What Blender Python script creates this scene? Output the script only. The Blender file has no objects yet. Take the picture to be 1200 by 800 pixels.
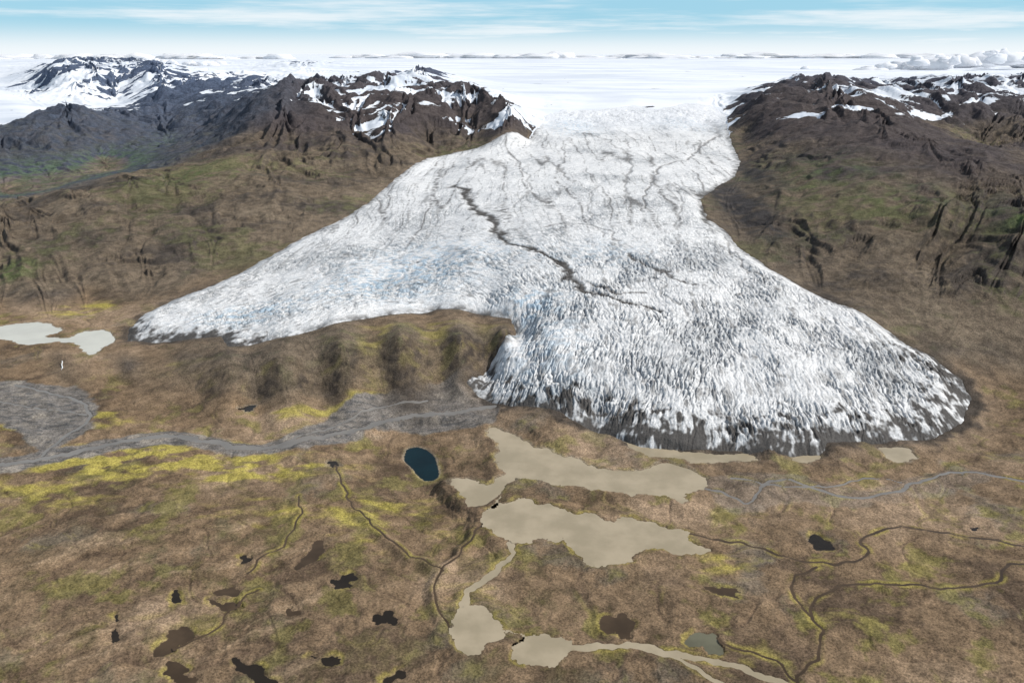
import bpy, math, numpy as np, time
from mathutils import Vector
T0=time.time()
rng=np.random.RandomState(7)
H=15.0; F=933.33; TH=math.atan(338/F)
CT,ST=math.cos(TH),math.sin(TH)
# ---- image pixels back-projected through the camera to world XY at a chosen height (1 unit = 100 m)
def W(u,v,h=0.0):
    dx=(u-600)/F; dy=(400-v)/F
    x,y,z=dx,CT+dy*ST,-ST+dy*CT
    t=(H-h)/(-z)
    return (x*t,y*t)
def WL(pts,h=0.0):
    return np.array([W(p[0],p[1],p[2] if len(p)>2 else h) for p in pts])
# ---------------------------------------------------------------- noise
P=rng.permutation(512).astype(np.int32)
A=rng.rand(512)*2*np.pi
GX=np.cos(A).astype(np.float32); GY=np.sin(A).astype(np.float32)
def perlin(x,y,seed=0):
    x=np.asarray(x,dtype=np.float32)+np.float32(seed*17.31+1000); y=np.asarray(y,dtype=np.float32)+np.float32(seed*9.73+1000)
    xi=np.floor(x); yi=np.floor(y); xf=x-xi; yf=y-yi
    xi=xi.astype(np.int32); yi=yi.astype(np.int32)
    fx=xf*xf*xf*(xf*(xf*6-15)+10); fy=yf*yf*yf*(yf*(yf*6-15)+10)
    def g(ix,iy,dx,dy):
        k=P[(P[ix&511]+iy)&511]
        return GX[k]*dx+GY[k]*dy
    a=g(xi,yi,xf,yf); b=g(xi+1,yi,xf-1,yf); c=g(xi,yi+1,xf,yf-1); d=g(xi+1,yi+1,xf-1,yf-1)
    return ((a+(b-a)*fx)*(1-fy)+(c+(d-c)*fx)*fy)*1.5
def sst(a,b,x):
    t=np.clip((x-a)/(b-a),0,1); return t*t*(3-2*t)
def fbm(x,y,wl,octs,seed,gain=.5,sp=None,ridged=False):
    out=0; amp=1.0; w=wl; ca,sa=math.cos(.6),math.sin(.6)
    for o in range(octs):
        n=perlin(x/w,y/w,seed+o)
        if ridged: n=1-2*np.abs(n)
        if sp is not None: n=n*sst(1.2,3.0,w/sp)
        out=out+amp*n; amp*=gain; w*=.5
        x,y=x*ca-y*sa,x*sa+y*ca
    return out
def orient(x,y,th,wid,ln,seed,K=10):
    """anisotropic noise whose long axis follows the angle field th"""
    th=th%math.pi; step=math.pi/K; f=th/step; k0=np.floor(f).astype(int); fr=(f-k0).astype(np.float32); k0%=K; out=np.zeros(len(x),np.float32)
    for k in range(K):
        t_=k*step; ca_,sa_=math.cos(t_),math.sin(t_)
        for kk_,ww in ((k0,1-fr),((k0+1)%K,fr)):
            m=np.where(kk_==k)[0]
            if len(m)==0: continue
            X_=x[m]; Y_=y[m]
            out[m]+=ww[m]*perlin((X_*ca_+Y_*sa_)/ln,(-X_*sa_+Y_*ca_)/wid,seed+k*3)
    return out
# ---------------------------------------------------------------- control heights (u,v,h,rough,snow)
CP=[
# glacier surface
(850,520,.1,0,0),(700,500,.1,0,0),(1050,512,.1,0,0),(800,450,1.1,0,0),(1000,450,.9,0,0),(680,450,1.0,0,0),(1000,400,1.5,0,0),
(750,400,1.8,0,0),(900,400,1.7,0,0),(650,400,1.6,0,0),(750,350,2.3,0,0),(900,350,2.2,0,0),(600,350,2.0,0,0),(450,350,1.4,0,0),(300,375,.75,0,0),(200,385,.5,0,0),
(700,300,2.9,0,0),(830,300,2.8,0,0),(550,300,2.6,0,0),(430,300,2.0,0,0),(700,250,3.6,0,.1),(560,250,3.2,0,0),(800,250,3.6,0,0),(740,200,4.5,0,.3),(600,200,4.2,0,.2),(820,200,4.5,0,.2),
(740,175,5.0,0,.4),(650,170,5.0,0,.4),(740,150,5.6,.0,.6),(800,150,5.7,0,.5),(660,150,5.65,.0,.6),(740,132,6.4,0,.9),(680,132,6.4,.0,.9),(820,132,6.4,0,.9),
(600,175,4.8,0,.2),(635,163,5.15,0,.4),(560,187,4.4,0,.1),
(740,120,7.4,0,1),(660,120,7.4,.05,1),(820,120,7.4,.05,1),(740,110,8.0,0,1),(640,110,8.0,.05,1),(850,110,8.0,.05,1),(740,100,8.4,0,1),(600,100,8.4,0,1),(860,98,8.5,0,1),
(740,90,8.8,0,1),(560,90,8.8,0,1),(900,88,8.9,0,1),(650,80,9.3,0,1),(400,80,9.4,.0,1),(250,80,9.2,0,1),(900,80,9.3,0,1),(1100,82,9.2,0,1),(1300,82,9.2,0,1),(-100,82,9.0,0,1),
(612,117,7.9,.1,1),(630,134,6.55,.15,.9),(590,107,8.3,.1,1),
(0,70,9.8,0,1),(300,70,9.9,0,1),(600,69,9.9,0,1),(900,70,9.8,0,1),(1200,70,9.8,0,1),(1500,70,9.8,0,1),(-300,70,9.8,0,1),(600,65,10.2,0,1),(0,65,10.2,0,1),(1200,65,10.2,0,1),
# left margin
(150,375,.4,.1,0),(250,332,1.0,.2,0),(330,292,1.6,.3,0),(400,257,2.3,.3,0),(450,217,3.2,.4,0),(500,187,4.2,.5,0),(560,172,4.8,.6,0),(620,160,5.3,.5,.1),(632,146,5.9,.2,.6),
# near left slope
(0,360,.2,.2,0),(100,350,.3,.2,0),(-200,370,.1,.1,0),(-200,300,1.6,.8,0),(0,310,1.0,.8,0),(0,275,2.3,.8,0),(150,272,2.3,.8,0),(70,320,.9,.7,0),(170,310,1.1,.7,0),(250,262,2.5,.7,0),(250,285,1.7,.7,0),(330,225,3.5,.7,0),(350,250,2.6,.6,0),
(-200,250,3.0,.7,0),(0,246,3.0,.6,0),(80,226,3.5,.6,0),(150,207,4.0,.6,0),(250,187,4.5,.7,0),(330,190,4.5,.8,0),(400,195,4.2,.8,0),(440,180,4.8,.9,.1),(500,160,5.6,1,.15),(560,150,6.1,1,.2),
# valley behind
(-150,225,.7,.3,0),(0,225,.8,.3,0),(60,210,.9,.3,0),(120,187,1.1,.3,0),(200,162,2.1,.4,0),(-200,180,2.5,.7,0),
# cone hill
(80,126,6.4,.9,0),(40,140,5.2,.8,0),(0,165,3.6,.8,0),(165,150,3.3,.7,0),(110,165,3.0,.6,0),(-100,150,5,.8,0),
# left outlet glacier
(60,136,3.0,0,1.0),(0,146,2.8,0,1.0),(140,121,3.7,0,1.0),(0,110,5.0,0,1),(0,92,7.0,0,1),(-100,110,5.0,0,1),(20,125,4.0,0,1),
# far mountain
(100,69,13.2,1,.4),(160,71,12.7,1,.4),(60,80,10.9,1,.35),(190,85,10.1,1,.4),(212,98,7.6,1,.35),(50,100,6.5,.9,.4),(130,104,6.0,1,.3),(120,88,9.3,.9,.5),
# ridge
(180,112,6.4,1,.1),(230,104,7.7,1,.15),(290,97,8.9,1,.25),(200,135,4.2,.9,0),(240,145,4.2,.9,0),(240,122,6.2,1,.1),
# main massif left
(300,150,6.6,1,0),(260,165,5.0,.9,0),(300,121,8.6,1,.12),(340,97,10.6,1,.28),(380,93,10.9,1,.38),(420,99,10.5,1,.42),(450,90,11.3,1,.4),(490,80,12.0,1,.42),(530,96,10.7,1,.42),(560,109,9.7,1,.4),(600,131,8.1,1,.36),(622,151,6.0,.9,.3),
(360,140,7.4,1,.14),(420,140,7.2,1,.29),(480,130,8.2,1,.37),(540,135,7.3,1,.36),(460,110,9.6,1,.42),(350,170,5.4,.9,0),(400,165,5.8,1,.12),(380,118,8.9,1,.3),(520,115,9.2,1,.42),(455,150,6.9,1,.3),(330,135,7.9,1,.1),(500,145,6.8,1,.3),
(355,72,11.7,.8,.5),(320,85,9.4,.5,.9),
# right margin
(855,132,6.4,.5,.5),(862,165,5.3,.5,.1),(876,188,4.7,.5,0),(880,210,4.2,.4,0),(850,228,3.7,.3,0),(845,250,3.4,.3,0),(865,285,2.8,.3,0),(960,345,2.0,.3,0),(1060,398,1.2,.3,0),(1120,432,.6,.2,0),
# right massif
(880,109,9.0,1,.33),(930,93,10.7,1,.36),(970,91,11.0,1,.34),(1000,105,10.1,1,.3),(1040,138,8.4,.9,.15),(1100,165,7.4,.9,.02),(1150,190,6.7,.9,0),(1200,218,6.1,.9,0),(1350,270,4.8,.9,0),
(900,130,8.0,1,.3),(880,160,6.0,.8,.1),(950,135,8.2,1,.25),(950,165,6.9,.8,.1),(1010,150,7.8,.9,.12),(900,200,4.9,.7,0),(1000,200,6.0,.7,0),(940,230,4.4,.8,0),(1000,250,4.4,.8,0),(1100,220,5.8,.8,0),(1100,265,4.6,.9,0),(1200,275,4.7,.9,0),
(1100,290,3.6,1,0),(1200,310,3.4,1,0),(1000,285,3.4,.9,0),
(950,290,2.9,.8,0),(900,265,3.4,.7,0),(1050,330,2.5,.9,0),(1150,335,2.6,.9,0),(1200,380,1.6,.8,0),(1120,390,1.4,.7,0),(1200,440,.4,.3,0),(1160,455,.2,.1,0),(1400,380,1.6,.7,0),(1400,450,.3,.3,0),(1400,330,2.7,.8,0),
# second right range
(1060,101,9.7,1,.4),(1120,95,10.5,1,.42),(1200,91,10.9,1,.4),(1320,94,10.6,1,.36),(1045,119,8.4,1,.5),(1100,135,6.6,.9,.32),(1200,160,4.6,.9,.12),(1200,190,2.6,.8,0),(1320,190,2.6,.8,0),(1150,118,8.2,1,.37),(1150,165,3.9,.8,.05),
# bluff
(590,376,1.45,.2,0),(520,378,1.5,.2,0),(450,388,1.5,.2,0),(500,366,1.3,.15,0),(560,368,1.4,.15,0),(592,391,1.6,.4,0),(540,399,1.6,.45,0),(470,400,1.7,.5,0),(400,411,1.5,.5,0),(330,424,1.25,.5,0),(270,432,.95,.4,0),(220,425,.65,.4,0),
(560,425,.6,.5,0),(480,440,.6,.5,0),(390,450,.5,.5,0),
(575,436,.3,.2,0),(520,447,.25,.25,0),(450,456,.22,.3,0),(375,464,.2,.3,0),(300,470,.15,.3,0),(230,465,.12,.2,0),(606,398,1.1,.2,0),(150,425,.42,.4,0),(73,420,.42,.3,0),(73,440,.15,.3,0),(150,450,.1,.2,0),(0,420,.2,.2,0),(0,445,.05,.1,0),
(60,392,.3,0,0),(110,398,.3,0,0),(0,390,.3,0,0),(150,408,.35,.1,0),(-200,420,.2,.1,0),
]
for v in (555,640,740,900,1150):
    for u in (-700,-300,0,200,400,600,800,1000,1200,1500,1900): CP.append((u,v,0,0.0,0))
for u in (-400,-100,60,150,300,420,560,1190,1300,1600): CP.append((u,487,0,0.0,0))
CP=np.array(CP)
CX=np.array([W(a[0],a[1],a[2]) for a in CP])
VAL=CP[:,2:5]
EX=np.array([(-25,165,9,.5,.9),(-45,165,8.6,.6,.8),(-10,160,8.8,.2,1),(-60,160,6.5,.6,.4),(55,165,8.6,.3,1),(70,175,8.6,.4,.9),(120,200,9,.3,1),(-120,330,9,0,1),(-90,300,9,.2,1),
(60,95,4.5,.8,.1),(68,80,3.5,.8,0),(75,70,3.3,.8,0),(90,75,3,.8,0),(-55,85,1.2,.5,0),(-66,78,.7,.4,0),(100,120,3,.8,.1),(0,2500,10.2,0,1),(1500,2500,10,0,1),(-1500,2500,10,0,1)])
CX=np.vstack([CX,EX[:,:2]]); VAL=np.vstack([VAL,EX[:,2:]])
def warp(x,y): return np.stack([x/y*3.0,np.log(y)],-1)
C=warp(CX[:,0],CX[:,1]); n=len(C)
c2=.03**2
D=np.sqrt(((C[:,None]-C[None])**2).sum(-1)+c2)
M=np.zeros((n+3,n+3)); M[:n,:n]=-D+1e-3*np.eye(n)
Q=np.concatenate([np.ones((n,1)),C],1); M[:n,n:]=Q; M[n:,:n]=Q.T
SOL=np.linalg.solve(M,np.vstack([VAL,np.zeros((3,3))]))
def base(x,y):
    x=np.asarray(x,float).ravel(); y=np.asarray(y,float).ravel()
    out=np.zeros((len(x),3),np.float32)
    for i in range(0,len(x),60000):
        w=warp(x[i:i+60000],y[i:i+60000]).astype(np.float32)
        d2=(w**2).sum(1)[:,None]+(C**2).sum(1)[None].astype(np.float32)-2*w@C.T.astype(np.float32)
        ph=-np.sqrt(np.maximum(d2,0)+np.float32(c2))
        out[i:i+60000]=ph@SOL[:n].astype(np.float32)+SOL[n]+w@SOL[n+1:]
    return out
def sdf(poly,x,y,closed=True):
    m=len(poly); d=np.full(x.shape,1e9,np.float32); ins=np.zeros(x.shape,bool)
    for i in range(m if closed else m-1):
        a=poly[i]; b=poly[(i+1)%m]; ex,ey=b-a; L=ex*ex+ey*ey+1e-12
        px=x-a[0]; py=y-a[1]; t=np.clip((px*ex+py*ey)/L,0,1)
        d=np.minimum(d,(px-t*ex)**2+(py-t*ey)**2)
        if closed:
            cond=((a[1]>y)!=(b[1]>y)); xs=a[0]+(y-a[1])*ex/(ey if abs(ey)>1e-9 else 1e-9)
            ins^=cond&(x<xs)
    d=np.sqrt(d)
    return np.where(ins,d,-d) if closed else -d
def smooth_line(pts,k=6):
    pts=np.array(pts,float); out=[]; m=len(pts)
    for i in range(m-1):
        p0=pts[max(i-1,0)];p1=pts[i];p2=pts[i+1];p3=pts[min(i+2,m-1)]
        for t in np.linspace(0,1,k,endpoint=False):
            out.append(.5*((2*p1)+(-p0+p2)*t+(2*p0-5*p1+4*p2-p3)*t*t+(-p0+3*p1-3*p2+p3)*t**3))
    out.append(pts[-1]); return np.array(out)
# ---------------------------------------------------------------- outlines
GL=WL([(150,383,.45),(148,398,.4),(180,402,.4),(225,402,.5),(258,402,.55),(268,414,.6),(330,402,.9),(400,388,1.15),(450,374,1.25),(510,364,1.35),(560,368,1.4),(598,377,1.35),(604,393,1.1),(592,410,.8),(562,434,.5),(545,450,.35),(560,463,.2),(600,480,.1),(650,494,.08),(700,508,.05),(760,520,.05),(830,528,.03),(890,531,.03),(960,528,.03),(1040,520,.05),(1100,510,.06),(1132,490,.08),(1138,465,.15),(1128,445,.4),(1100,425,.7),(1055,398,1.2),(1010,372,1.6),(960,346,2.0),(905,318,2.4),(868,290,2.8),(852,272,3.0),(832,256,3.4),(822,236,3.6),(842,220,3.8),(862,206,4.2),(868,188,4.7),(858,168,5.2),(852,148,5.8),(852,133,6.4),(835,124,7.0),(800,121,7.3),(770,126,7.0),(740,122,7.3),(700,127,6.8),(660,128,6.8),(640,136,6.3),(630,150,5.8),(620,162,5.2),(575,170,4.9),(530,178,4.5),(500,186,4.2),(478,200,3.7),(455,216,3.2),(430,238,2.7),(400,257,2.3),(365,275,1.9),(330,292,1.6),(290,315,1.2),(250,334,.95),(200,352,.65),(165,368,.5)])
FRONT=WL([(560,436,.5),(545,452,.35),(560,463,.2),(600,480,.1),(650,494,.08),(700,508,.05),(760,520,.05),(830,528,.03),(890,531,.03),(960,528,.03),(1040,520,.05),(1100,510,.06),(1132,490,.08),(1138,465,.15),(1128,445,.4),(1100,425,.7)])
FRONT2=WL([(150,375,.4),(148,398,.4),(180,402,.4),(225,402,.5),(258,402,.55),(268,414,.6),(300,408,.8)])
LAKES=[
('proglacial_lake',[(575,500),(590,505),(612,514),(622,522),(640,526),(660,535),(680,538),(700,548),(750,551),(775,541),(790,543),(820,555),(830,570),(806,578),(800,588),(775,579),(740,580),(700,573),(650,568),(612,558),(594,568),(583,584),(572,594),(550,592),(542,580),(527,568),(535,561),(560,565),(572,568),(590,554),(581,540),(584,520),(570,508)],.01,'silt'),
('proglacial_lake',[(566,602),(588,590),(615,583),(630,590),(650,592),(672,602),(690,600),(712,610),(740,606),(780,618),(800,622),(808,634),(832,645),(800,649),(765,642),(745,648),(735,658),(722,660),(704,665),(684,655),(668,640),(660,630),(650,634),(636,630),(615,637),(592,630),(572,618)],.01,'silt'),
('meltwater_pond',[(722,513),(760,522),(800,529),(850,532),(884,533),(880,541),(850,540),(820,543),(790,536),(760,534),(740,524)],.02,'silt'),
('meltwater_pond',[(920,532),(950,530),(962,538),(940,542)],.02,'silt'),
('meltwater_pond',[(1030,525),(1060,525),(1072,534),(1058,542),(1040,536)],.02,'silt'),
('lake',[(528,735),(536,718),(552,710),(572,712),(582,728),(590,740),(612,746),(600,752),(574,752),(562,764),(542,764),(531,750)],.01,'silt'),
('lake',[(604,755),(625,744),(655,750),(672,757),(662,772),(640,779),(612,778),(600,768)],.01,'silt'),
('glacial_lake',[(-20,388),(20,379),(50,378),(62,382),(74,388),(52,394),(80,396),(98,388),(126,388),(134,400),(120,407),(110,416),(96,410),(88,402),(60,401),(30,404),(8,398),(-20,396)],.3,'milk'),
('tarn',[(475,516),(490,513),(505,520),(513,535),(512,548),(497,551),(483,538),(474,528)],.01,'teal'),
]
def blob(u,v,a,b,rot=0,seed=0):
    r=np.random.RandomState(seed); out=[]
    ph=r.rand(4)*6.28
    for t in np.linspace(0,6.283,18,endpoint=False):
        k=1+.28*math.sin(2*t+ph[0])+.2*math.sin(3*t+ph[1])+.14*math.sin(5*t+ph[2])
        x=a*k*math.cos(t); y=b*k*math.sin(t); out.append((u+x*math.cos(rot)-y*math.sin(rot),v+x*math.sin(rot)+y*math.cos(rot)))
    return out
for i,(u,v,a,b,r,kd) in enumerate([(403,680,14,7,0,'dark'),(365,648,17,8,-.6,'brown'),(453,720,14,7,.2,'dark'),(380,771,18,4,.3,'dark'),(725,728,17,14,-.5,'brown'),(827,750,17,14,.3,'olive'),(963,635,16,7,.2,'dark'),
 (205,748,22,11,-.8,'brown'),(208,788,18,10,.2,'brown'),(207,700,7,6,1,'dark'),(135,738,3,12,.1,'dark'),(298,786,26,9,.5,'dark'),(465,788,12,6,-.5,'dark'),(287,652,7,3,0,'dark'),(290,481,8,3,0,'dark'),
 (390,543,7,3,0,'dark'),(1142,614,5,3,0,'dark'),(262,706,16,6,.2,'brown'),(340,715,9,4,.4,'brown'),(268,690,13,5,-.2,'brown'),(850,690,20,5,.3,'brown')]):
    LAKES.append(('pond',blob(u,v,a,b,r,i),.01,kd))
STREAMS=[
('river',[(575,478),(520,484),(470,489),(420,502),(370,513),(325,523),(285,524),(245,517),(205,511),(165,513),(120,521),(70,533),(0,545),(-120,560)],.15,'grey'),
('river',[(500,470),(440,478),(400,496),(360,510),(325,521)],.06,'grey'),
('river',[(20,452),(60,462),(95,472),(103,492),(80,508),(62,522),(48,533)],.07,'grey'),
('river',[(0,470),(40,478),(80,482),(100,486)],.04,'grey'),
('river',[(602,636),(594,655),(575,675),(555,688),(545,702),(546,716)],.11,'silt'),
('river',[(560,738),(600,745),(660,757),(740,756),(800,768),(850,776),(900,795),(960,815)],.1,'silt'),
('river',[(740,757),(790,770),(822,786),(850,808)],.06,'silt'),
('river',[(820,570),(850,577),(878,588),(895,570),(925,567),(965,578),(1010,583),(1050,575),(1080,562),(1120,553),(1160,556),(1210,566)],.05,'grey'),
('river',[(860,560),(900,570),(940,574),(975,570),(1020,560),(1060,565)],.03,'grey'),
('stream',[(800,622),(840,632),(872,636),(910,648),(950,658),(990,660),(1016,648),(1010,632),(1040,618),(1100,622),(1160,632),(1210,640)],.03,'brown'),
('stream',[(1210,662),(1178,662),(1165,682),(1110,688),(1050,683),(985,686),(958,700),(950,718),(962,740),(962,765),(945,785),(925,808)],.025,'brown'),
('stream',[(958,664),(936,674),(928,690),(945,716),(952,722)],.025,'brown'),
('stream',[(392,545),(404,570),(412,592),(436,612),(455,632),(480,650),(505,660),(520,668)],.015,'brown'),
('stream',[(585,585),(560,620),(535,650),(515,670),(512,700),(520,722),(530,735)],.015,'brown'),
('stream',[(820,745),(870,760),(905,772),(930,795)],.02,'brown'),
('stream',[(290,670),(310,648),(330,640),(352,600),(350,580)],.01,'brown'),
('stream',[(200,760),(250,740),(268,715),(300,690)],.01,'brown'),
]
# ---------------------------------------------------------------- terrain grid
pc=np.concatenate([np.linspace(-2.2,-.86,60,endpoint=False),np.linspace(-.86,.86,1360),np.linspace(.86,2.2,61)[1:]])
qc=np.concatenate([np.linspace(math.log(6),math.log(14.5),60,endpoint=False),np.linspace(math.log(14.5),math.log(300),1180,endpoint=False),np.linspace(math.log(300),math.log(2400),110)])
NP,NQ=len(pc),len(qc)
PP,QQ=np.meshgrid(pc,qc); Y=np.exp(QQ).ravel().astype(np.float32); X=(PP.ravel()*Y).astype(np.float32)
B=base(X,Y); print('base',time.time()-T0)
Hh=B[:,0]; R=np.clip(B[:,1],0,1); S=B[:,2]
sp=Y*.0028; Pf=PP.ravel()
def local(poly,m):
    return (X>poly[:,0].min()-m)&(X<poly[:,0].max()+m)&(Y>poly[:,1].min()-m)&(Y<poly[:,1].max()+m)
gd=np.full(X.shape,-50,np.float32); lm=np.where(local(GL,4))[0]
gd[lm]=sdf(GL,X[lm],Y[lm])
gd+= .12*perlin(X/1.3,Y/1.3,40)+.05*perlin(X/.4,Y/.4,41)
bfz=sst(46,40,Y)
Rm=R*sst(.1,1.4,-gd)*(1-.45*bfz)
Hg=Hh.reshape(NQ,NP); Hp=np.gradient(Hg,pc,axis=1).ravel(); Hq=np.gradient(Hg,qc,axis=0).ravel()
thg=np.arctan2((-Hp*Pf+Hq)/Y,Hp/Y)+.35*perlin(X/6,Y/6,15)
far=sst(70,125,Y)
mi_=np.where(Rm>.02)[0]
det=np.zeros(len(X),np.float32)
xm,ym_,tm,sm_=X[mi_],Y[mi_],thg[mi_],sp[mi_]
wxx=xm+1.2*perlin(xm/5,ym_/5,3); wyy=ym_+1.2*perlin(xm/5,ym_/5,4)
g1=np.abs(orient(wxx,wyy,tm,6.5,22,400)); g2=np.abs(orient(wxx,wyy,tm,2.6,9,440)); g3=np.abs(orient(wxx,wyy,tm,.9,3.5,480)); g4=np.abs(orient(xm+.3*perlin(xm,ym_,6),ym_,tm,.4,1.6,520))*sst(1.0,2.5,.4/sm_)
fm=far[mi_]; bm_=bfz[mi_]
det[mi_]=(g1-.28)*(.55+1.5*fm)*(1-.75*bm_)+(g2-.28)*(.26+.5*fm)*(1-.7*bm_)+(g3-.28)*(.09+.22*fm)+(g4-.28)*(.06+.10*bm_)
wx=X+2.0*perlin(X/9,Y/9,3); wy=Y+2.0*perlin(X/9,Y/9,4)
big=fbm(wx,wy,11,7,10,.54,sp,True)
det+=(big-.75)*(.40+.20*far)*(1-.5*bfz)
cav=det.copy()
z=Hh+det*Rm
# bedding ledges: a few broken lava benches, never continuous
fr=z/.62+1.6*perlin(X/7,Y/7,5)+.5*perlin(X/1.8,Y/1.8,6)+.02*X; fl=np.floor(fr); tt=fr-fl
bk=perlin(fl*7.3+X/4,Y/4,79)
zt=z+(sst(.28,.72,tt)-tt)*.62*.75
lw=sst(.2,.6,Rm)*sst(.3,1,z)*np.clip(.15+1.1*perlin(X/5,Y/5,77)+.9*bk,0,.8)*(1-.3*far)
z=z+(zt-z)*np.clip(lw,0,1)
plain=(1-sst(.0,.35,R))*sst(1.6,.4,Hh)
pn=fbm(X,Y,2.6,6,20,.5,sp)
pr=fbm(X+.3*perlin(X,Y,8),Y,1.1,6,30,.6,sp,True)
ch=np.abs(perlin((X+.8*perlin(X/2,Y/2,31))/3,(Y+.8*perlin(X/2,Y/2,32))/2,33)); chan=sst(.07,.0,ch)
ang=math.radians(32); xa=X*math.cos(ang)+Y*math.sin(ang); ya=-X*math.sin(ang)+Y*math.cos(ang)
xw=.5*perlin(X/2.5,Y/2.5,52)+.2*perlin(X/.8,Y/.8,59)
streak=perlin(xa/5,(ya+xw)/.6,50)+.6*perlin(xa/3,(ya+xw)/.24,51)+.4*perlin(xa/2,(ya+xw)/.09,53)*sst(30,20,Y)
lf=sst(1,-9,X)*sst(34,24,Y)
ang2=math.radians(140); xb=X*math.cos(ang2)+Y*math.sin(ang2); yb_=-X*math.sin(ang2)+Y*math.cos(ang2)
streak2=perlin(xb/4,(yb_+xw)/.45,54)+.6*perlin(xb/2,(yb_+xw)/.18,56); rf=sst(-2,8,X)*sst(40,28,Y)
z+=plain*(.07*pn+.035*(pr-.5)+.03*streak*lf+.018*streak2*rf-.03*chan)*sst(-.1,-1.0,gd)
cap=sst(.6,.95,S)*sst(100,150,Y)
z+=cap*(.2*fbm(X/3,Y,9,4,90,.5,sp)+.5*perlin(X/60,Y/25,91))*sst(900,200,Y)
z+=.05*np.exp(-((gd+.45)/.2)**2)*sst(60,30,Y)*(1+perlin(X/.8,Y/.8,55))
# water
laked=np.full(X.shape,-9,np.float32)
sheets=[]
for i,(nm,pts,lv,kd) in enumerate(LAKES):
    poly=WL(pts,lv); poly=np.vstack([poly,poly[:1]]); poly=smooth_line(poly,3)[:-1]
    k=np.where(local(poly,1.0))[0]
    d=sdf(poly,X[k],Y[k])
    if nm in('pond','tarn'):
        lv=float(np.median(Hh[k][d>0]))-.03 if (d>0).any() else lv
    a=.13 if nm!='pond' else .10
    if nm=='tarn': a=.05
    d=d+a*perlin(X[k]/.5,Y[k]/.5,70)+a*.6*perlin(X[k]/.2,Y[k]/.2,71)+a*.35*perlin(X[k]/.09,Y[k]/.09,72)
    small=nm in('pond','tarn')
    w=sst(-.8 if not small else -.35,-.05,d)
    tgt=lv+np.where(d<0,np.minimum(-.3*d,.04),-np.minimum(.35*d,.1))
    z[k]=z[k]*(1-w)+tgt*w
    laked[k]=np.maximum(laked[k],d); sheets.append([nm,k,d,lv,kd])
waterd=laked.copy()
ss=[]
for i,(nm,pts,hw,kd) in enumerate(STREAMS):
    line=smooth_line(WL(pts),6)
    line=line+.14*np.stack([perlin(line[:,0]/.5,line[:,1]/.5,80),perlin(line[:,0]/.5,line[:,1]/.5,81)],1)
    k=np.where(local(line,1.0))[0]
    d=hw*(1+.6*perlin(X[k]/.6,Y[k]/.6,83)+.5*perlin(X[k]/.2,Y[k]/.2,84))+sdf(line,X[k],Y[k],False)
    w=sst(-.4,-.03,d); b=np.maximum(Hh[k],-.02)*1.0
    tgt=b+np.where(d<0,np.minimum(-.25*d,.02),-np.minimum(.5*d,.03))
    nzv=z[k]*(1-w)+tgt*w
    nzv=np.where(waterd[k]>-.06,np.minimum(z[k],nzv),nzv)
    z[k]=np.where(laked[k]<0,nzv,z[k])
    ss.append([nm,k,np.where(laked[k]>0.02,-1,d),b+.001*i*.3,kd])
    waterd[k]=np.maximum(waterd[k],d)
z-=np.where(gd>0,np.minimum(gd*.5,.5),0)
# ---------------------------------------------------------------- terrain colours
def col(r,g,b): return np.array([r,g,b],np.float32)
def mix(a,b,w): return a+(b-a)*np.clip(w,0,1)[:,None]
Z=z.reshape(NQ,NP); Xg=X.reshape(NQ,NP); Yg=Y.reshape(NQ,NP)
V=np.stack([Xg,Yg,Z],-1); du=np.gradient(V,axis=1); dv=np.gradient(V,axis=0); N=np.cross(du,dv); N/=np.linalg.norm(N,axis=-1,keepdims=True)+1e-9
nz=np.abs(N[...,2]).ravel()
n1=fbm(X,Y,7,5,100,.55,sp); n2=fbm(X,Y,1.4,6,110,.65,sp)
c=np.tile(col(.165,.114,.070),(len(X),1))
c=mix(c,col(.245,.175,.115),sst(.0,.8,n1))
c=mix(c,col(.080,.056,.038),.95*sst(-.05,.7,-n1+.7*n2))
c=mix(c,col(.29,.21,.135),.6*sst(.1,.9,streak)*lf)
c=mix(c,col(.08,.054,.037),.6*sst(.1,.9,-streak)*lf)
c=mix(c,col(.095,.068,.045),.5*sst(.2,.9,-streak2)*rf)
c=mix(c,col(.08,.055,.04),.4*chan*plain)
c=mix(c,col(.16,.142,.115),.4*sst(.3,.9,perlin(X/3,Y/2,58)+.5*n2)*plain)
mo=sst(.3,1.0,n2-.8*pn+.4*perlin(X/4,Y/4,9))
c=mix(c,col(.175,.153,.05),.65*mo*plain)
c=mix(c,col(.21,.175,.055),.4*sst(.13,.05,ch)*(1-chan)*plain*sst(-.1,.5,n2+.3*n1))
ctr=sst(14,2,np.abs(X+6))*sst(30,26,Y)
c=mix(c,col(.12,.097,.046),.5*ctr*sst(-.2,.6,n2))
def patch(u,v,ru,rv,wt,rot=0,h=0):
    x0,y0=W(u,v,h); x1,_=W(u+ru,v,h); _,y1=W(u,v-rv,h)
    rx=x1-x0; ry=y1-y0
    dx=(X-x0); dy=(Y-y0); ca,sa=math.cos(rot),math.sin(rot)
    dx,dy=dx*ca+dy*sa,-dx*sa+dy*ca
    q=(dx/rx)**2+(dy/ry)**2
    return wt*np.exp(-q*1.2)
ym=0
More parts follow.
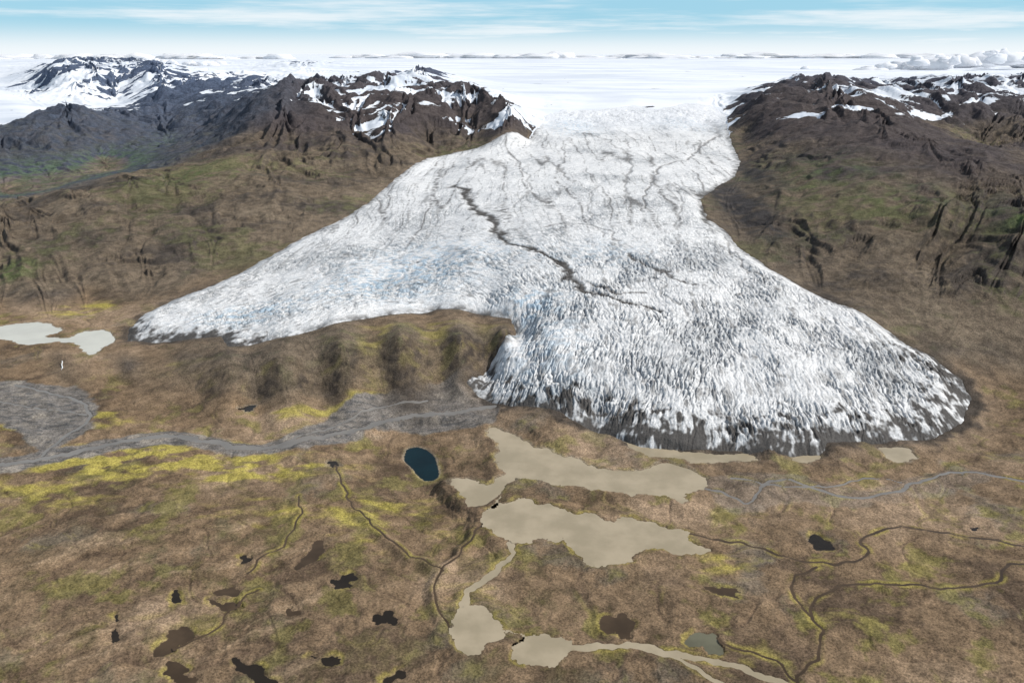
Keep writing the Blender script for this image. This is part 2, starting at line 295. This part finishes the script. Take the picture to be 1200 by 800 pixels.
for a in [(400,483,75,8,1.3,.25),(440,470,35,6,1.2,.2),(190,528,120,9,1.3,0),(130,545,120,14,1.0,-.1),(260,540,60,8,.9,0),(40,580,110,22,.6,0),(230,520,60,5,.8,0),(350,545,90,14,.55,0),(60,545,60,6,.9,0),(600,475,30,5,.5,0),(850,660,60,18,.55,-.2),(470,605,90,45,.45,0),(100,366,60,10,.6,0),(110,395,45,12,.5,0,.3),(280,555,60,12,.6,0),(520,386,100,10,1.0,0,1.5),(400,405,70,8,.8,0,1.3),(840,770,40,15,.5,0),(950,660,30,10,.35,0),(20,500,40,12,.7,0),(220,440,60,10,.45,0),(130,490,60,14,.6,0),(300,600,120,30,.4,0),(560,690,60,40,.4,0),(200,740,100,40,.3,0)]:
    ym=ym+patch(*a)
ynoise=.5+.9*fbm(X/2.2,Y,.9,6,130,.7,sp)
yb=np.clip(ym*ynoise*1.3,0,1)
c=mix(c,col(.31,.26,.065),.9*sst(.15,.85,yb))
rim=np.exp(-((waterd+.07)/.07)**2)*plain*sst(-.05,.6,perlin(X/.9,Y/.9,140)+.4*n2+.05)
c=mix(c,col(.25,.205,.058),.75*np.clip(rim,0,1)*sst(33,28,Y))
shore=np.exp(-((laked+.03)/.06)**2)*sst(24,28,Y)
c=mix(c,col(.25,.21,.155),.65*shore)
G1=smooth_line(WL([(582,466),(545,448),(480,460),(425,468),(365,500),(325,517),(270,517),(205,505),(140,512),(60,526),(-60,545),(-60,562),(40,548),(130,530),(205,521),(270,531),(335,529),(405,515),(440,500),(510,500),(582,494),(582,466)]),3)
G2=smooth_line(WL([(-40,445),(50,452),(95,458),(112,478),(104,502),(72,522),(48,530),(20,505),(-40,480),(-40,445)]),3)
G3=smooth_line(WL([(826,560),(870,556),(930,562),(1010,572),(1060,560),(1120,545),(1160,548),(1160,560),(1080,578),(1000,592),(930,590),(880,600),(850,590),(826,572),(826,560)]),3)
braid=np.abs(perlin((X+.3*n2)/1.6,Y/.28,150))
for g,wt_ in ((G1,1),(G2,1),(G3,.35)):
    k=np.where(local(g,1))[0]; gm=np.full(X.shape,-9,np.float32); gm[k]=sdf(g,X[k],Y[k])+.22*n2[k]
    gc=mix(np.tile(col(.155,.14,.125),(len(X),1)),col(.09,.087,.085),sst(.22,.02,braid)); gc=mix(gc,col(.22,.195,.165),sst(.3,.8,n2))
    gw=sst(-.12,.1,gm)*wt_
    c=c*(1-gw[:,None])+gc*gw[:,None]
wet=np.exp(-np.clip(-gd-.1,0,9)/.9)*sst(70,30,Y)
c=mix(c,col(.16,.125,.095),.6*wet)
c=mix(c,col(.045,.038,.032),sst(.55,.0,-gd+.5*n2)*sst(80,30,Y)*.9)
c=mix(c,col(.05,.04,.03),sst(-.05,.0,waterd)*.35)
# mountains
mt=np.clip(sst(.12,.45,R)+sst(1.2,2.2,Hh),0,1)
mc=mix(np.tile(col(.132,.103,.074),(len(X),1)),col(.070,.058,.048),sst(-.2,.7,n1+.5*n2))
mc=mix(mc,col(.175,.138,.098),.8*sst(.3,1.0,perlin(X/6,Y/6,160)+.5*n2))
green=sst(.1,.7,perlin(X/9,Y/9,161)+.5*n2+.12)*sst(.8,.93,nz)*sst(.4,1.4,z)*sst(7.2,4.5,z)
mc=mix(mc,col(.105,.108,.045),.5*green)
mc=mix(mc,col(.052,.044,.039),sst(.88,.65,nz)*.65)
band=sst(.2,.8,np.sin(z*11+4*n2+X*.15)*.5+.5)*sst(-.1,.4,perlin(X/4,Y/4,163))
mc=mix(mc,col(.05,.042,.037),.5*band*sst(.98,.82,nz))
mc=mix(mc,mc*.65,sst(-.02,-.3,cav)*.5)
hi=sst(4.6,7.2,z+.8*n1)
mc=mix(mc,col(.056,.047,.049),.85*hi)
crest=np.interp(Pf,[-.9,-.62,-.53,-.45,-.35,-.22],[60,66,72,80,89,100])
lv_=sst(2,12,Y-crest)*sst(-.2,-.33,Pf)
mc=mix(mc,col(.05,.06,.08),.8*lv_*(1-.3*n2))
mc=mix(mc,col(.07,.11,.065),.75*lv_*sst(3.0,1.0,z)*sst(-.4,.2,n2))
mc=mix(mc,col(.07,.095,.15),.8*sst(100,215,Y))  # distance haze painted into the rock colour, bluer further away
for a in [(10,325,30,8,.8,0,.7),(1190,270,25,8,.7,0,4.4),(230,205,60,10,.4,0,4),(960,210,60,14,.45,0,5),(1060,235,60,12,.45,0,5.2)]:
    mc=mix(mc,col(.085,.12,.04),patch(*a)*(.5+n2))
bay=patch(868,240,32,30,1.4,0,3.6)+patch(882,205,16,18,1,0,4.3)
mc=mix(mc,col(.042,.038,.037),bay*(.85+.5*n2))
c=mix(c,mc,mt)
BL=WL([(200,425,.5),(270,425,1.1),(330,415,1.3),(400,400,1.6),(470,392,1.7),(540,392,1.6),(600,385,1.5),(604,400,1.0),(580,436,.3),(520,449,.25),(450,460,.2),(375,468,.2),(300,474,.15),(200,460,.1)])
k=np.where(local(BL,2))[0]; bd=np.full(X.shape,-9,np.float32); bd[k]=sdf(BL,X[k],Y[k])+.2*n2[k]
vst=perlin(X/.5,Y/2.5,170)*.6+.5*perlin(X/.2,Y/1.2,171)+.7*n2+.4*np.sin(z*18+3*n2)
blc=mix(np.tile(col(.115,.088,.060),(len(X),1)),col(.05,.040,.032),sst(-.3,.8,vst))
blc=mix(blc,col(.17,.145,.055),.5*sst(.1,.8,-n2+.4*n1))
blw=sst(-.05,.25,bd)*sst(.975,.88,nz)
c=c*(1-.85*blw[:,None])+blc*.85*blw[:,None]
c=np.clip(c,.01,.9)
sl=fbm(wx/1.6,wy,5,6,170,.6,sp)
snow=S+.42*sl*sst(.05,.25,S)-.2*sst(.75,.45,nz)*(R>.3)+.4*sst(.0,-.5,cav)*(R>.3)*sst(.1,.3,S)-.01
snow=np.where((gd>0)&(Y<100),0,snow)
snow=np.where(S<.06,0,snow); snow=np.where((Y<75)&(R<.3),0,snow)
snow=np.where((gd>0)&(Y>=100),1,snow)
print('terrain',time.time()-T0)
# ---------------------------------------------------------------- mesh helpers
def make_mesh(name,verts,faces,mat,attrs={},smooth=True):
    used=np.unique(faces); remap=np.zeros(len(verts),np.int32); remap[used]=np.arange(len(used),dtype=np.int32)
    f=remap[faces]; v=np.ascontiguousarray(verts[used],dtype=np.float32)
    me=bpy.data.meshes.new(name); me.vertices.add(len(v)); me.vertices.foreach_set('co',v.ravel())
    me.loops.add(f.size); me.loops.foreach_set('vertex_index',f.ravel().astype(np.int32))
    me.polygons.add(len(f)); me.polygons.foreach_set('loop_start',np.arange(0,f.size,f.shape[1],dtype=np.int32))
    me.polygons.foreach_set('loop_total',np.full(len(f),f.shape[1],np.int32))
    me.polygons.foreach_set('use_smooth',np.full(len(f),smooth))
    for an,av in attrs.items():
        if av.ndim==2:
            at=me.attributes.new(an,'FLOAT_COLOR','POINT'); a4=np.ones((len(used),4),np.float32); a4[:,:3]=av[used]; at.data.foreach_set('color',a4.ravel())
        else:
            at=me.attributes.new(an,'FLOAT','POINT'); at.data.foreach_set('value',av[used].astype(np.float32))
    me.update(calc_edges=True); me.materials.append(mat)
    ob=bpy.data.objects.new(name,me); bpy.context.scene.collection.objects.link(ob); return ob
def gridfaces(nr,nc):
    i=np.arange(nr*nc,dtype=np.int32).reshape(nr,nc)
    return np.stack([i[:-1,:-1],i[:-1,1:],i[1:,1:],i[1:,:-1]],-1).reshape(-1,4)
# ---------------------------------------------------------------- materials
class NT:
    def __init__(s,name):
        s.m=bpy.data.materials.new(name); s.m.use_nodes=True; s.t=s.m.node_tree; s.b=s.t.nodes['Principled BSDF']
    def n(s,t,**k):
        x=s.t.nodes.new(t)
        for a,b in k.items(): setattr(x,a,b)
        return x
    def l(s,a,b): s.t.links.new(a,b)
    def noise(s,scale,detail=6,rough=.6,vec=None):
        x=s.n('ShaderNodeTexNoise'); x.inputs['Scale'].default_value=scale; x.inputs['Detail'].default_value=detail; x.inputs['Roughness'].default_value=rough
        if vec is not None: s.l(vec,x.inputs['Vector'])
        return x.outputs['Fac']
    def math(s,op,a,b=None,c=None):
        x=s.n('ShaderNodeMath',operation=op)
        for i,q in enumerate((a,b,c)):
            if q is None: continue
            if isinstance(q,(int,float)): x.inputs[i].default_value=q
            else: s.l(q,x.inputs[i])
        return x.outputs[0]
    def mr(s,v,a,b,c=0,d=1):
        x=s.n('ShaderNodeMapRange'); x.interpolation_type='SMOOTHSTEP'; s.l(v,x.inputs[0])
        for i,q in enumerate((a,b,c,d)): x.inputs[i+1].default_value=q
        return x.outputs[0]
    def mix(s,f,a,b,bt='MIX'):
        x=s.n('ShaderNodeMix',data_type='RGBA',blend_type=bt)
        if isinstance(f,(int,float)): x.inputs[0].default_value=f
        else: s.l(f,x.inputs[0])
        for i,q in ((6,a),(7,b)):
            if isinstance(q,tuple): x.inputs[i].default_value=(*q,1)
            else: s.l(q,x.inputs[i])
        return x.outputs[2]
t=NT('tundra_and_rock')
ca=t.n('ShaderNodeAttribute',attribute_name='tint'); sa=t.n('ShaderNodeAttribute',attribute_name='snow'); ra=t.n('ShaderNodeAttribute',attribute_name='crag')
tc=t.n('ShaderNodeTexCoord').outputs['Object']
na=t.noise(1.5,8,.74,tc); nb=t.noise(16,5,.8,tc)
k1=t.mr(na,.32,.68,.66,1.36); k2=t.mr(nb,.33,.67,.50,1.58); kk=t.math('MULTIPLY',k1,k2)
sc=t.n('ShaderNodeVectorMath',operation='SCALE'); t.l(ca.outputs['Color'],sc.inputs[0]); t.l(kk,sc.inputs['Scale'])
sm=t.math('ADD',sa.outputs['Fac'],t.math('MULTIPLY',t.math('SUBTRACT',na,.5),.5))
sf=t.mr(sm,.5,.55)
mp=t.n('ShaderNodeMapping'); mp.inputs['Scale'].default_value=(.02,.07,.2); t.l(tc,mp.inputs[0])
nsn=t.noise(1,7,.62,mp.outputs[0])
snc=t.mix(t.mr(nsn,.38,.62),(.55,.59,.65),(.70,.725,.76))
t.l(t.mix(sf,sc.outputs[0],snc),t.b.inputs['Base Color'])
t.b.inputs['Roughness'].default_value=.95; t.b.inputs['Specular IOR Level'].default_value=.1
bp=t.n('ShaderNodeBump'); bp.inputs['Strength'].default_value=.9; bp.inputs['Distance'].default_value=.08
hsum=t.math('ADD',t.math('MULTIPLY',na,t.math('ADD',1.0,t.math('MULTIPLY',ra.outputs['Fac'],2.6))),t.math('MULTIPLY',nb,.3)); t.l(t.math('MULTIPLY',hsum,t.math('SUBTRACT',1.0,t.math('MULTIPLY',sf,.85))),bp.inputs['Height']); t.l(bp.outputs[0],t.b.inputs['Normal'])
MT=t.m
t=NT('glacier_ice'); ca=t.n('ShaderNodeAttribute',attribute_name='tint'); tc=t.n('ShaderNodeTexCoord').outputs['Object']
na=t.noise(3,6,.7,tc); nb=t.noise(14,4,.75,tc)
kk=t.math('MULTIPLY',t.mr(na,.3,.7,.84,1.09),t.mr(nb,.3,.7,.74,1.16))
sc=t.n('ShaderNodeVectorMath',operation='SCALE'); t.l(ca.outputs['Color'],sc.inputs[0]); t.l(kk,sc.inputs['Scale'])
t.l(sc.outputs[0],t.b.inputs['Base Color']); t.b.inputs['Roughness'].default_value=.8; t.b.inputs['Specular IOR Level'].default_value=.12
bp=t.n('ShaderNodeBump'); bp.inputs['Strength'].default_value=.65; bp.inputs['Distance'].default_value=.07
t.l(t.math('ADD',na,t.math('MULTIPLY',nb,.5)),bp.inputs['Height']); t.l(bp.outputs[0],t.b.inputs['Normal'])
MG=t.m
def water_mat(name,c,rough,var=.15,spec=.5,c2=None):
    t=NT(name); tc=t.n('ShaderNodeTexCoord').outputs['Object']
    na=t.noise(.7,5,.6,tc)
    c2=c2 or tuple(q*(1-var) for q in c)
    t.l(t.mix(t.mr(na,.35,.65),c2,c),t.b.inputs['Base Color'])
    t.b.inputs['Roughness'].default_value=rough; t.b.inputs['Specular IOR Level'].default_value=spec; t.b.inputs['IOR'].default_value=1.33
    bp=t.n('ShaderNodeBump'); bp.inputs['Strength'].default_value=.15; bp.inputs['Distance'].default_value=.01
    t.l(t.noise(30,3,.6,tc),bp.inputs['Height']); t.l(bp.outputs[0],t.b.inputs['Normal'])
    return t.m
WM={'silt':water_mat('silty_water',(.35,.29,.20),.35,.1,.5,(.27,.225,.15)),'milk':water_mat('glacial_milk_water',(.50,.49,.43),.35,.1),'grey':water_mat('river_water',(.185,.172,.155),.35,.2),
'teal':water_mat('clear_deep_water',(.002,.014,.018),.15,.3,.3),'dark':water_mat('peaty_water',(.022,.017,.012),.25,.3,.3),'brown':water_mat('peat_brown_water',(.07,.047,.028),.3,.4,.3),'olive':water_mat('pond_water',(.13,.125,.085),.3,.3,.3)}
# ---------------------------------------------------------------- terrain objects
FA=gridfaces(NQ,NP); fc=FA[:,0]
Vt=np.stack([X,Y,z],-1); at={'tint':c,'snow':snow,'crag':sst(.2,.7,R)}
fx=X[fc]; fy=Y[fc]; fr_=R[fc]; fh=Hh[fc]; fp=fx/fy
rock=(fr_>.4)&(fh>.9)&(fy>44)
lab=np.zeros(len(FA),int)
lab[rock&(fp<.1)]=1; lab[rock&(fp<.1)&(fy>165)]=2; lab[rock&(fp>=.1)]=3
lab[(lab==0)&(fy>140)]=5
lab[(fh>.5)&(fy>33)&(fy<44)&(fp<.02)&(fp>-.42)&(fr_>.12)]=6
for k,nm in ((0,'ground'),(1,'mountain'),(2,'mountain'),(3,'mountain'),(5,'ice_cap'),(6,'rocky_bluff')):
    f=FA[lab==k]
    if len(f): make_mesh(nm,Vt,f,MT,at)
print('meshes',time.time()-T0)
FAn=FA[np.where(fy<60)[0]]
def sheet(nm,k,d,zz,kd,thr=-.05):
    dd=np.full(X.shape,-9,np.float32); dd[k]=d
    m=dd>thr; ok=m[FAn].any(1)&(dd[FAn]>-5).all(1)
    zs=np.zeros(X.shape,np.float32); zs[k]=zz
    f=FAn[ok]
    if len(f)==0: return
    make_mesh(nm,np.stack([X,Y,zs],-1),f,WM[kd])
for nm,k,d,lv,kd in sheets: sheet(nm,k,d,lv,kd)
for nm,k,d,b,kd in ss: sheet(nm,k,d,b,kd,-.03)
print('water',time.time()-T0)
# ---------------------------------------------------------------- glacier
gp=np.linspace(-.56,.68,1300); gq=np.linspace(math.log(26.5),math.log(165),1300)
GPp,GQq=np.meshgrid(gp,gq); y=np.exp(GQq).ravel().astype(np.float32); x=(GPp.ravel()*y).astype(np.float32)
d=sdf(GL,x,y); d+=.12*perlin(x/1.3,y/1.3,40)+.05*perlin(x/.4,y/.4,41)+.5*perlin(x/4,y/4,42)*sst(80,115,y)
FG=gridfaces(len(gq),len(gp)); keep=(d[FG]>-.4).any(1); FG=FG[keep]
idx=np.unique(FG); xs=x[idx]; ys=y[idx]; ds=d[idx]
hb=base(xs,ys)[:,0]; spg=ys*.0015
OR=[(640,470,-.5,1),(600,430,-1,1),(700,440,-.35,1),(780,480,-.05,1),(880,480,.3,1),(980,470,.7,1),(1080,450,1.3,1),(1000,400,1,.8),(850,380,.4,1),(350,370,1,-.25),(220,378,1,-.2),(480,340,1,-.05),(560,300,1,.25),(450,260,1,-.5),(600,220,1,-.3),(750,200,.0,1),(700,170,.2,1),(800,280,.3,1),(650,350,.4,1),(740,145,1,0),(900,330,1,.6),(560,340,1,.2)]
c2_=np.zeros(len(xs)); s2_=np.zeros(len(xs))
for u,v,a,b in OR:
    p0=np.array(W(u,v,1.5)); p1=np.array(W(u+a,v+b,1.5)); dd=p1-p0; th=math.atan2(dd[1],dd[0])
    w=1/(((xs-p0[0])**2+(ys-p0[1])**2)**1.3/100+.5); c2_+=w*math.cos(2*th); s2_+=w*math.sin(2*th)
tha=np.arctan2(s2_,c2_)/2+.22*perlin(xs/3,ys/3,345)
jx=xs+.07*perlin(xs/.5,ys/.5,350); jy=ys+.12*perlin(xs/.6,ys/.6,351)
o1=orient(jx,jy,tha,.24,1.6,200); o2=orient(jx,jy,tha,.12,.8,240); o3=orient(xs,ys,tha,1.0,7,280); o4=orient(jx,jy,tha+1.2,.3,1.0,285)
lowf=perlin(xs/5,ys/5,300)
near_=sst(60,36,ys)
iso=fbm(xs,ys,.55,5,310,.68,spg); und=fbm(xs,ys,5,3,320)
amp=.026+.062*near_+.02*lowf
patchy=sst(-.35,.35,perlin(xs/1.5,ys/2.5,302)+.4*lowf)
amp=amp*(.3+.7*sst(.02,1.6,ds))*(.45+.75*patchy)
icef=np.exp(-((ys-122)/8)**2)*sst(.0,2,ds); amp+=.06*icef
crev=sst(.20,.0,np.abs(o1)); crev2=sst(.2,.0,np.abs(o2)); crev3=sst(.14,0,np.abs(o4))*sst(.0,.5,lowf+.3)
thick=np.minimum(np.maximum(ds,0)*.26,.32)*(.25+.75*sst(75,50,ys))*sst(112,95,ys)
zg=hb-.03+thick+.04*sst(.0,1.5,ds)
zg+=np.where(ds<0,ds*.9,0)
zg+=(-crev*.95-crev2*.7*sst(80,55,ys)-crev3*.5+iso*.6+.9*o3)*amp+.2*und*sst(0,2,ds)
white=np.tile(col(.71,.71,.705),(len(xs),1))
gc=mix(white,col(.50,.51,.515),sst(.0,.8,lowf+.6*iso))
dk=np.clip(crev*.7+crev2*.5+crev3*.3,0,1)*(.4+.6*patchy)
gc=mix(gc,col(.20,.22,.24),.8*dk*(.35+.65*sst(80,45,ys)))
def px_(u,v,h,ru,rv):
    x0,y0=W(u,v,h); x1,_=W(u+ru,v,h); _,y1=W(u,v-rv,h)
    return np.exp(-((xs-x0)/(x1-x0))**2-((ys-y0)/(y1-y0))**2)
bz=px_(500,315,2,90,18)+px_(290,372,1,60,12)+px_(620,358,2,40,12)+.7*px_(640,410,1.5,50,30)+1.3*px_(670,147,5.7,30,6)+.7*px_(420,345,1.5,70,14)+.8*px_(800,145,5.8,40,5)+.5*px_(700,300,3,70,12)
gc=mix(gc,col(.35,.48,.59),.7*bz*sst(-.3,.5,iso+o1*.8))
# debris near the snout
df=-sdf(FRONT,xs,ys,False)
pos=.6+.4*sst(-9,4,xs)
band=np.clip(1.08-df/(1.5+1.5*sst(-6,6,xs)),0,1)
ns_=fbm(xs,ys,.8,5,365,.7,spg)
dirt=sst(.40,.85,band*pos+.45*ns_+.45*o1*sst(0,.3,band)+.35*o2-.08)*sst(0,.12,band)
dirt=np.maximum(dirt,.7*sst(.12,.5,o1*.9+.3*ns_+.2*o3)*sst(8,.8,df)*(.5+.5*sst(-6,8,xs)))
df2=-sdf(FRONT2,xs,ys,False); dirt=np.maximum(dirt,sst(.3,.9,np.clip(1.15-df2/1.3,0,1)+.5*ns_))
spk=sst(.25,.8,.5*fbm(xs,ys,1.1,5,360,.7,spg)+.8*o1+.3*o3)*sst(85,40,ys)*.6; dirt=np.maximum(dirt,spk)
edge=sst(.8,.02,ds)*sst(125,105,ys)*.95; dirt=np.maximum(dirt,edge*np.clip(.6+.8*ns_,0,1))
MOR=[([(528,212,4.0),(548,222,3.9),(553,240,3.6),(575,258,3.3),(590,283,3),(620,298,2.8),(650,316,2.5),(672,336,2.3),(690,352,2.1),(725,358,2.1),(745,366,2.0),(772,372,1.9)],.22,1),
([(640,180,4.9),(655,198,4.4),(672,214,4.2)],.09,.6),([(838,162,5.2),(812,180,4.8),(806,190,4.5),(775,198,4.4),(760,222,4),(752,250,3.6)],.07,.7),([(733,165,5.2),(738,195,4.5),(732,215,4.2),(735,240,3.8)],.06,.55),
([(735,305,2.8),(758,318,2.6),(785,326,2.6),(812,340,2.4)],.12,.9),([(640,270,3.2),(690,268,3.3),(725,290,3)],.07,.6),([(690,340,2.2),(720,352,2.1),(760,350,2.1)],.10,.85),([(820,232,3.6),(835,225,3.8),(870,208,4.2)],.3,.95),([(828,262,3.4),(824,245,3.5),(830,230,3.7)],.2,.95),([(655,150,5.7),(700,160,5.4),(740,185,4.8)],.07,.5),
([(842,160,5.4),(838,145,6.0),(825,135,6.5)],.15,.6),([(600,185,4.5),(620,215,4.0),(600,245,3.6)],.06,.45),([(790,215,4.2),(800,240,3.8),(790,270,3.3)],.06,.5),([(700,215,4.2),(690,250,3.6),(705,285,3.1)],.06,.45),([(760,300,2.9),(770,330,2.5),(800,370,2.0),(850,400,1.7)],.06,.5),([(850,270,3.2),(860,300,2.8),(900,340,2.2)],.07,.6)]
mor=np.zeros(len(xs))
for pts,wd,st_ in MOR:
    ln=smooth_line(WL(pts),5); k=np.where((xs>ln[:,0].min()-2)&(xs<ln[:,0].max()+2)&(ys>ln[:,1].min()-2)&(ys<ln[:,1].max()+2))[0]
    wob=.4*perlin(xs[k]/1.4,ys[k]/1.8,330)*np.maximum(1,ys[k]/60)+.1*perlin(xs[k]/.3,ys[k]/.3,331)
    dd=-sdf(ln,xs[k]+wob,ys[k]+wob*1.3,False); sc_=np.maximum(1,ys[k]/50)
    mor[k]=np.maximum(mor[k],st_*sst(wd*2.1*sc_,wd*.3*sc_,dd+.08*ns_[k]*(wd/.1)))
fx_=xs+1.2*perlin(xs/8,ys/14,340)+.25*perlin(xs/1.5,ys/3,342)
fl_=np.maximum(sst(.10,.0,np.abs(perlin(fx_/2.2,ys/40,341))),.7*sst(.10,.0,np.abs(perlin(fx_/.9,ys/26,343))))*sst(42,62,ys)*sst(125,108,ys)*.75*sst(-.5,.4,iso+lowf+.2)
dirt=np.clip(np.maximum(np.maximum(dirt,mor),fl_),0,1)
gc=mix(gc,col(.048,.042,.037),dirt*.94)
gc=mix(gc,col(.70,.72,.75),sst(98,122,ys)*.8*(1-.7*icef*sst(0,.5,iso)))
zg-=.07*mor
zf=np.zeros(len(x),np.float32); zf[idx]=zg; cf=np.zeros((len(x),3),np.float32); cf[idx]=np.clip(gc,.02,.9)
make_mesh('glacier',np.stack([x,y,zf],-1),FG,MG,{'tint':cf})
print('glacier',time.time()-T0)
# ---------------------------------------------------------------- waterfall
wt=W(73,424,.42); wb=W(73,437,.12); vs=[];fs=[]
for i in range(9):
    k=i/8; xx=wt[0]+(wb[0]-wt[0])*k+.02*math.sin(i*1.7); yy=wt[1]+(wb[1]-wt[1])*k; zz=.46-.33*k; w=.018+.025*k+.008*math.sin(i*3)
    vs+= [(xx-w,yy,zz+.03),(xx,yy-.03,zz+.05),(xx+w,yy,zz+.03)]
    if i: a=3*(i-1); fs+=[(a,a+1,a+4,a+3),(a+1,a+2,a+5,a+4)]
t=NT('white_water'); t.b.inputs['Roughness'].default_value=.6
tc=t.n('ShaderNodeTexCoord').outputs['Object']; t.l(t.mix(t.noise(20,4,.6,tc),(.5,.52,.52),(.75,.77,.78)),t.b.inputs['Base Color'])
make_mesh('waterfall',np.array(vs,np.float32),np.array(fs,np.int32),t.m)
# ---------------------------------------------------------------- clouds
def cloud(name,items,sub=4):
    import bmesh
    bm=bmesh.new()
    for (cx,cy,cz,rx,rz) in items:
        ret=bmesh.ops.create_icosphere(bm,subdivisions=sub,radius=1)
        vv=ret['verts']; co=np.array([v.co for v in vv])
        nn=.26*perlin(co[:,0]*1.5+cx,co[:,2]*1.5+co[:,1]+cz,1)+.2*perlin(co[:,0]*3.5+cx,co[:,2]*3.5+co[:,1]*2,2)+.09*perlin(co[:,0]*8+cx,co[:,2]*8+co[:,1]*5,3)
        co=co*(1+nn)[:,None]
        for v,q in zip(vv,co): v.co=(cx+q[0]*rx,cy+q[1]*rx*.6,cz+(q[2] if q[2]>0 else q[2]*.4)*rz)
    for f in bm.faces: f.smooth=True
    me=bpy.data.meshes.new(name); bm.to_mesh(me); bm.free(); me.materials.append(MC)
    ob=bpy.data.objects.new(name,me); bpy.context.scene.collection.objects.link(ob)
t=NT('cloud_vapour'); t.b.inputs['Base Color'].default_value=(.9,.905,.92,1); t.b.inputs['Roughness'].default_value=1; t.b.inputs['Specular IOR Level'].default_value=0
tr=t.n('ShaderNodeBsdfTranslucent'); tr.inputs[0].default_value=(.95,.96,.98,1); mx=t.n('ShaderNodeMixShader'); mx.inputs[0].default_value=.45
t.l(t.b.outputs[0],mx.inputs[1]); t.l(tr.outputs[0],mx.inputs[2]); t.l(mx.outputs[0],t.t.nodes['Material Output'].inputs[0])
MC=t.m
def cl(u,v,Yd,ru,rv):
    s_=-(-ST+(400-v)/F*CT)/(CT+(400-v)/F*ST)
    return ((u-600)/F/1.06*Yd,Yd,H-s_*Yd,ru/F*Yd,rv/F*Yd)
r=np.random.RandomState(3)
its=[]
for u,v,a,b in [(955,84,18,6),(985,86,22,7),(1020,84,25,7),(1060,80,26,10),(1095,76,24,12),(1125,74,22,14),(1150,72,26,14),(1180,72,26,13),(1210,74,30,12),(1250,76,35,13),(1105,70,14,8),(1165,65,14,7),(930,90,12,4),(1040,90,40,5),(1120,88,50,7),(1190,88,50,8)]:
    its.append(cl(u,v+r.rand()*3,300+r.rand()*40,a*.8,b*.8))
    for j in range(3): its.append(cl(u+r.uniform(-a,a),v+r.uniform(-.6,.4)*b,295+r.rand()*50,a*r.uniform(.25,.5),b*r.uniform(.3,.6)))
cloud('cloud_bank',its,3)
def strip(u0,u1,v,n_,Yd,a,b):
    return [cl(u0+(u1-u0)*(i+r.rand())/n_,v+r.rand()*2.5,Yd+r.rand()*60,a*(.5+r.rand()),b*(.35+.9*r.rand())) for i in range(n_)]
cloud('cloud_bank',strip(170,265,76,12,330,10,6),3)
cloud('cloud_bank',strip(-60,330,68,26,700,24,5),3)
cloud('cloud_bank',strip(400,1200,67,46,800,26,4.5),3)
# ---------------------------------------------------------------- light
SE=math.radians(42); AZ=math.radians(2)
sd=Vector((math.cos(SE)*math.cos(AZ),-math.cos(SE)*math.sin(AZ),math.sin(SE)))
L=bpy.data.lights.new('sun','SUN'); L.energy=4.9; L.angle=math.radians(.5); L.color=(1,.955,.89)
lo=bpy.data.objects.new('sun',L); lo.rotation_euler=sd.to_track_quat('Z','Y').to_euler(); bpy.context.scene.collection.objects.link(lo)
w=bpy.data.worlds.new('World'); bpy.context.scene.world=w; w.use_nodes=True; nt=w.node_tree
def wn(t,**k):
    x=nt.nodes.new(t)
    for a,b in k.items(): setattr(x,a,b)
    return x
bg=nt.nodes['Background']; sky=wn('ShaderNodeTexSky'); sky.sky_type='NISHITA'; sky.sun_disc=False
sky.sun_elevation=SE; sky.sun_rotation=math.atan2(sd.x,sd.y); sky.altitude=1500; sky.dust_density=.6; sky.ozone_density=1
tcn=wn('ShaderNodeTexCoord'); sep=wn('ShaderNodeSeparateXYZ'); nt.links.new(tcn.outputs['Generated'],sep.inputs[0])
def wmr(v,a,b,c=0,d=1):
    x=wn('ShaderNodeMapRange'); x.interpolation_type='SMOOTHSTEP'; nt.links.new(v,x.inputs[0])
    for i,q in enumerate((a,b,c,d)): x.inputs[i+1].default_value=q
    return x.outputs[0]
def wmix(f,a,b):
    x=wn('ShaderNodeMix',data_type='RGBA')
    if isinstance(f,float): x.inputs[0].default_value=f
    else: nt.links.new(f,x.inputs[0])
    for i,q in ((6,a),(7,b)):
        if isinstance(q,tuple): x.inputs[i].default_value=(*q,1)
        else: nt.links.new(q,x.inputs[i])
    return x.outputs[2]
low=wmr(sep.outputs['Z'],.1,.45,.85,0)
air=wmix(low,sky.outputs[0],(3.2,6.3,8.1))
mp=wn('ShaderNodeMapping'); mp.inputs['Scale'].default_value=(1.6,1.6,26); mp.inputs['Rotation'].default_value=(0,math.radians(1.5),0)
nt.links.new(tcn.outputs['Generated'],mp.inputs[0]); nz_=wn('ShaderNodeTexNoise'); nz_.inputs['Scale'].default_value=2.2; nz_.inputs['Detail'].default_value=8; nz_.inputs['Roughness'].default_value=.6; nt.links.new(mp.outputs[0],nz_.inputs['Vector'])
mr=wmr(nz_.outputs['Fac'],.40,.68,0,.85)
mh=wmr(sep.outputs['Z'],-.002,.036,1,0)
mx=wn('ShaderNodeMath',operation='MAXIMUM'); nt.links.new(mr,mx.inputs[0]); nt.links.new(mh,mx.inputs[1])
nt.links.new(wmix(mx.outputs[0],air,(8.6,9.1,9.4)),bg.inputs['Color']); bg.inputs['Strength'].default_value=.105
# ---------------------------------------------------------------- camera
cam=bpy.data.cameras.new('camera'); cam.lens=28; cam.sensor_width=36; cam.clip_start=.1; cam.clip_end=6000
co=bpy.data.objects.new('camera',cam); co.location=(0,0,H); co.rotation_euler=(math.pi/2-TH,0,0); bpy.context.scene.collection.objects.link(co)
s=bpy.context.scene; s.camera=co; s.view_settings.view_transform='Standard'; s.view_settings.look='None'; s.view_settings.exposure=0
print('done',time.time()-T0)
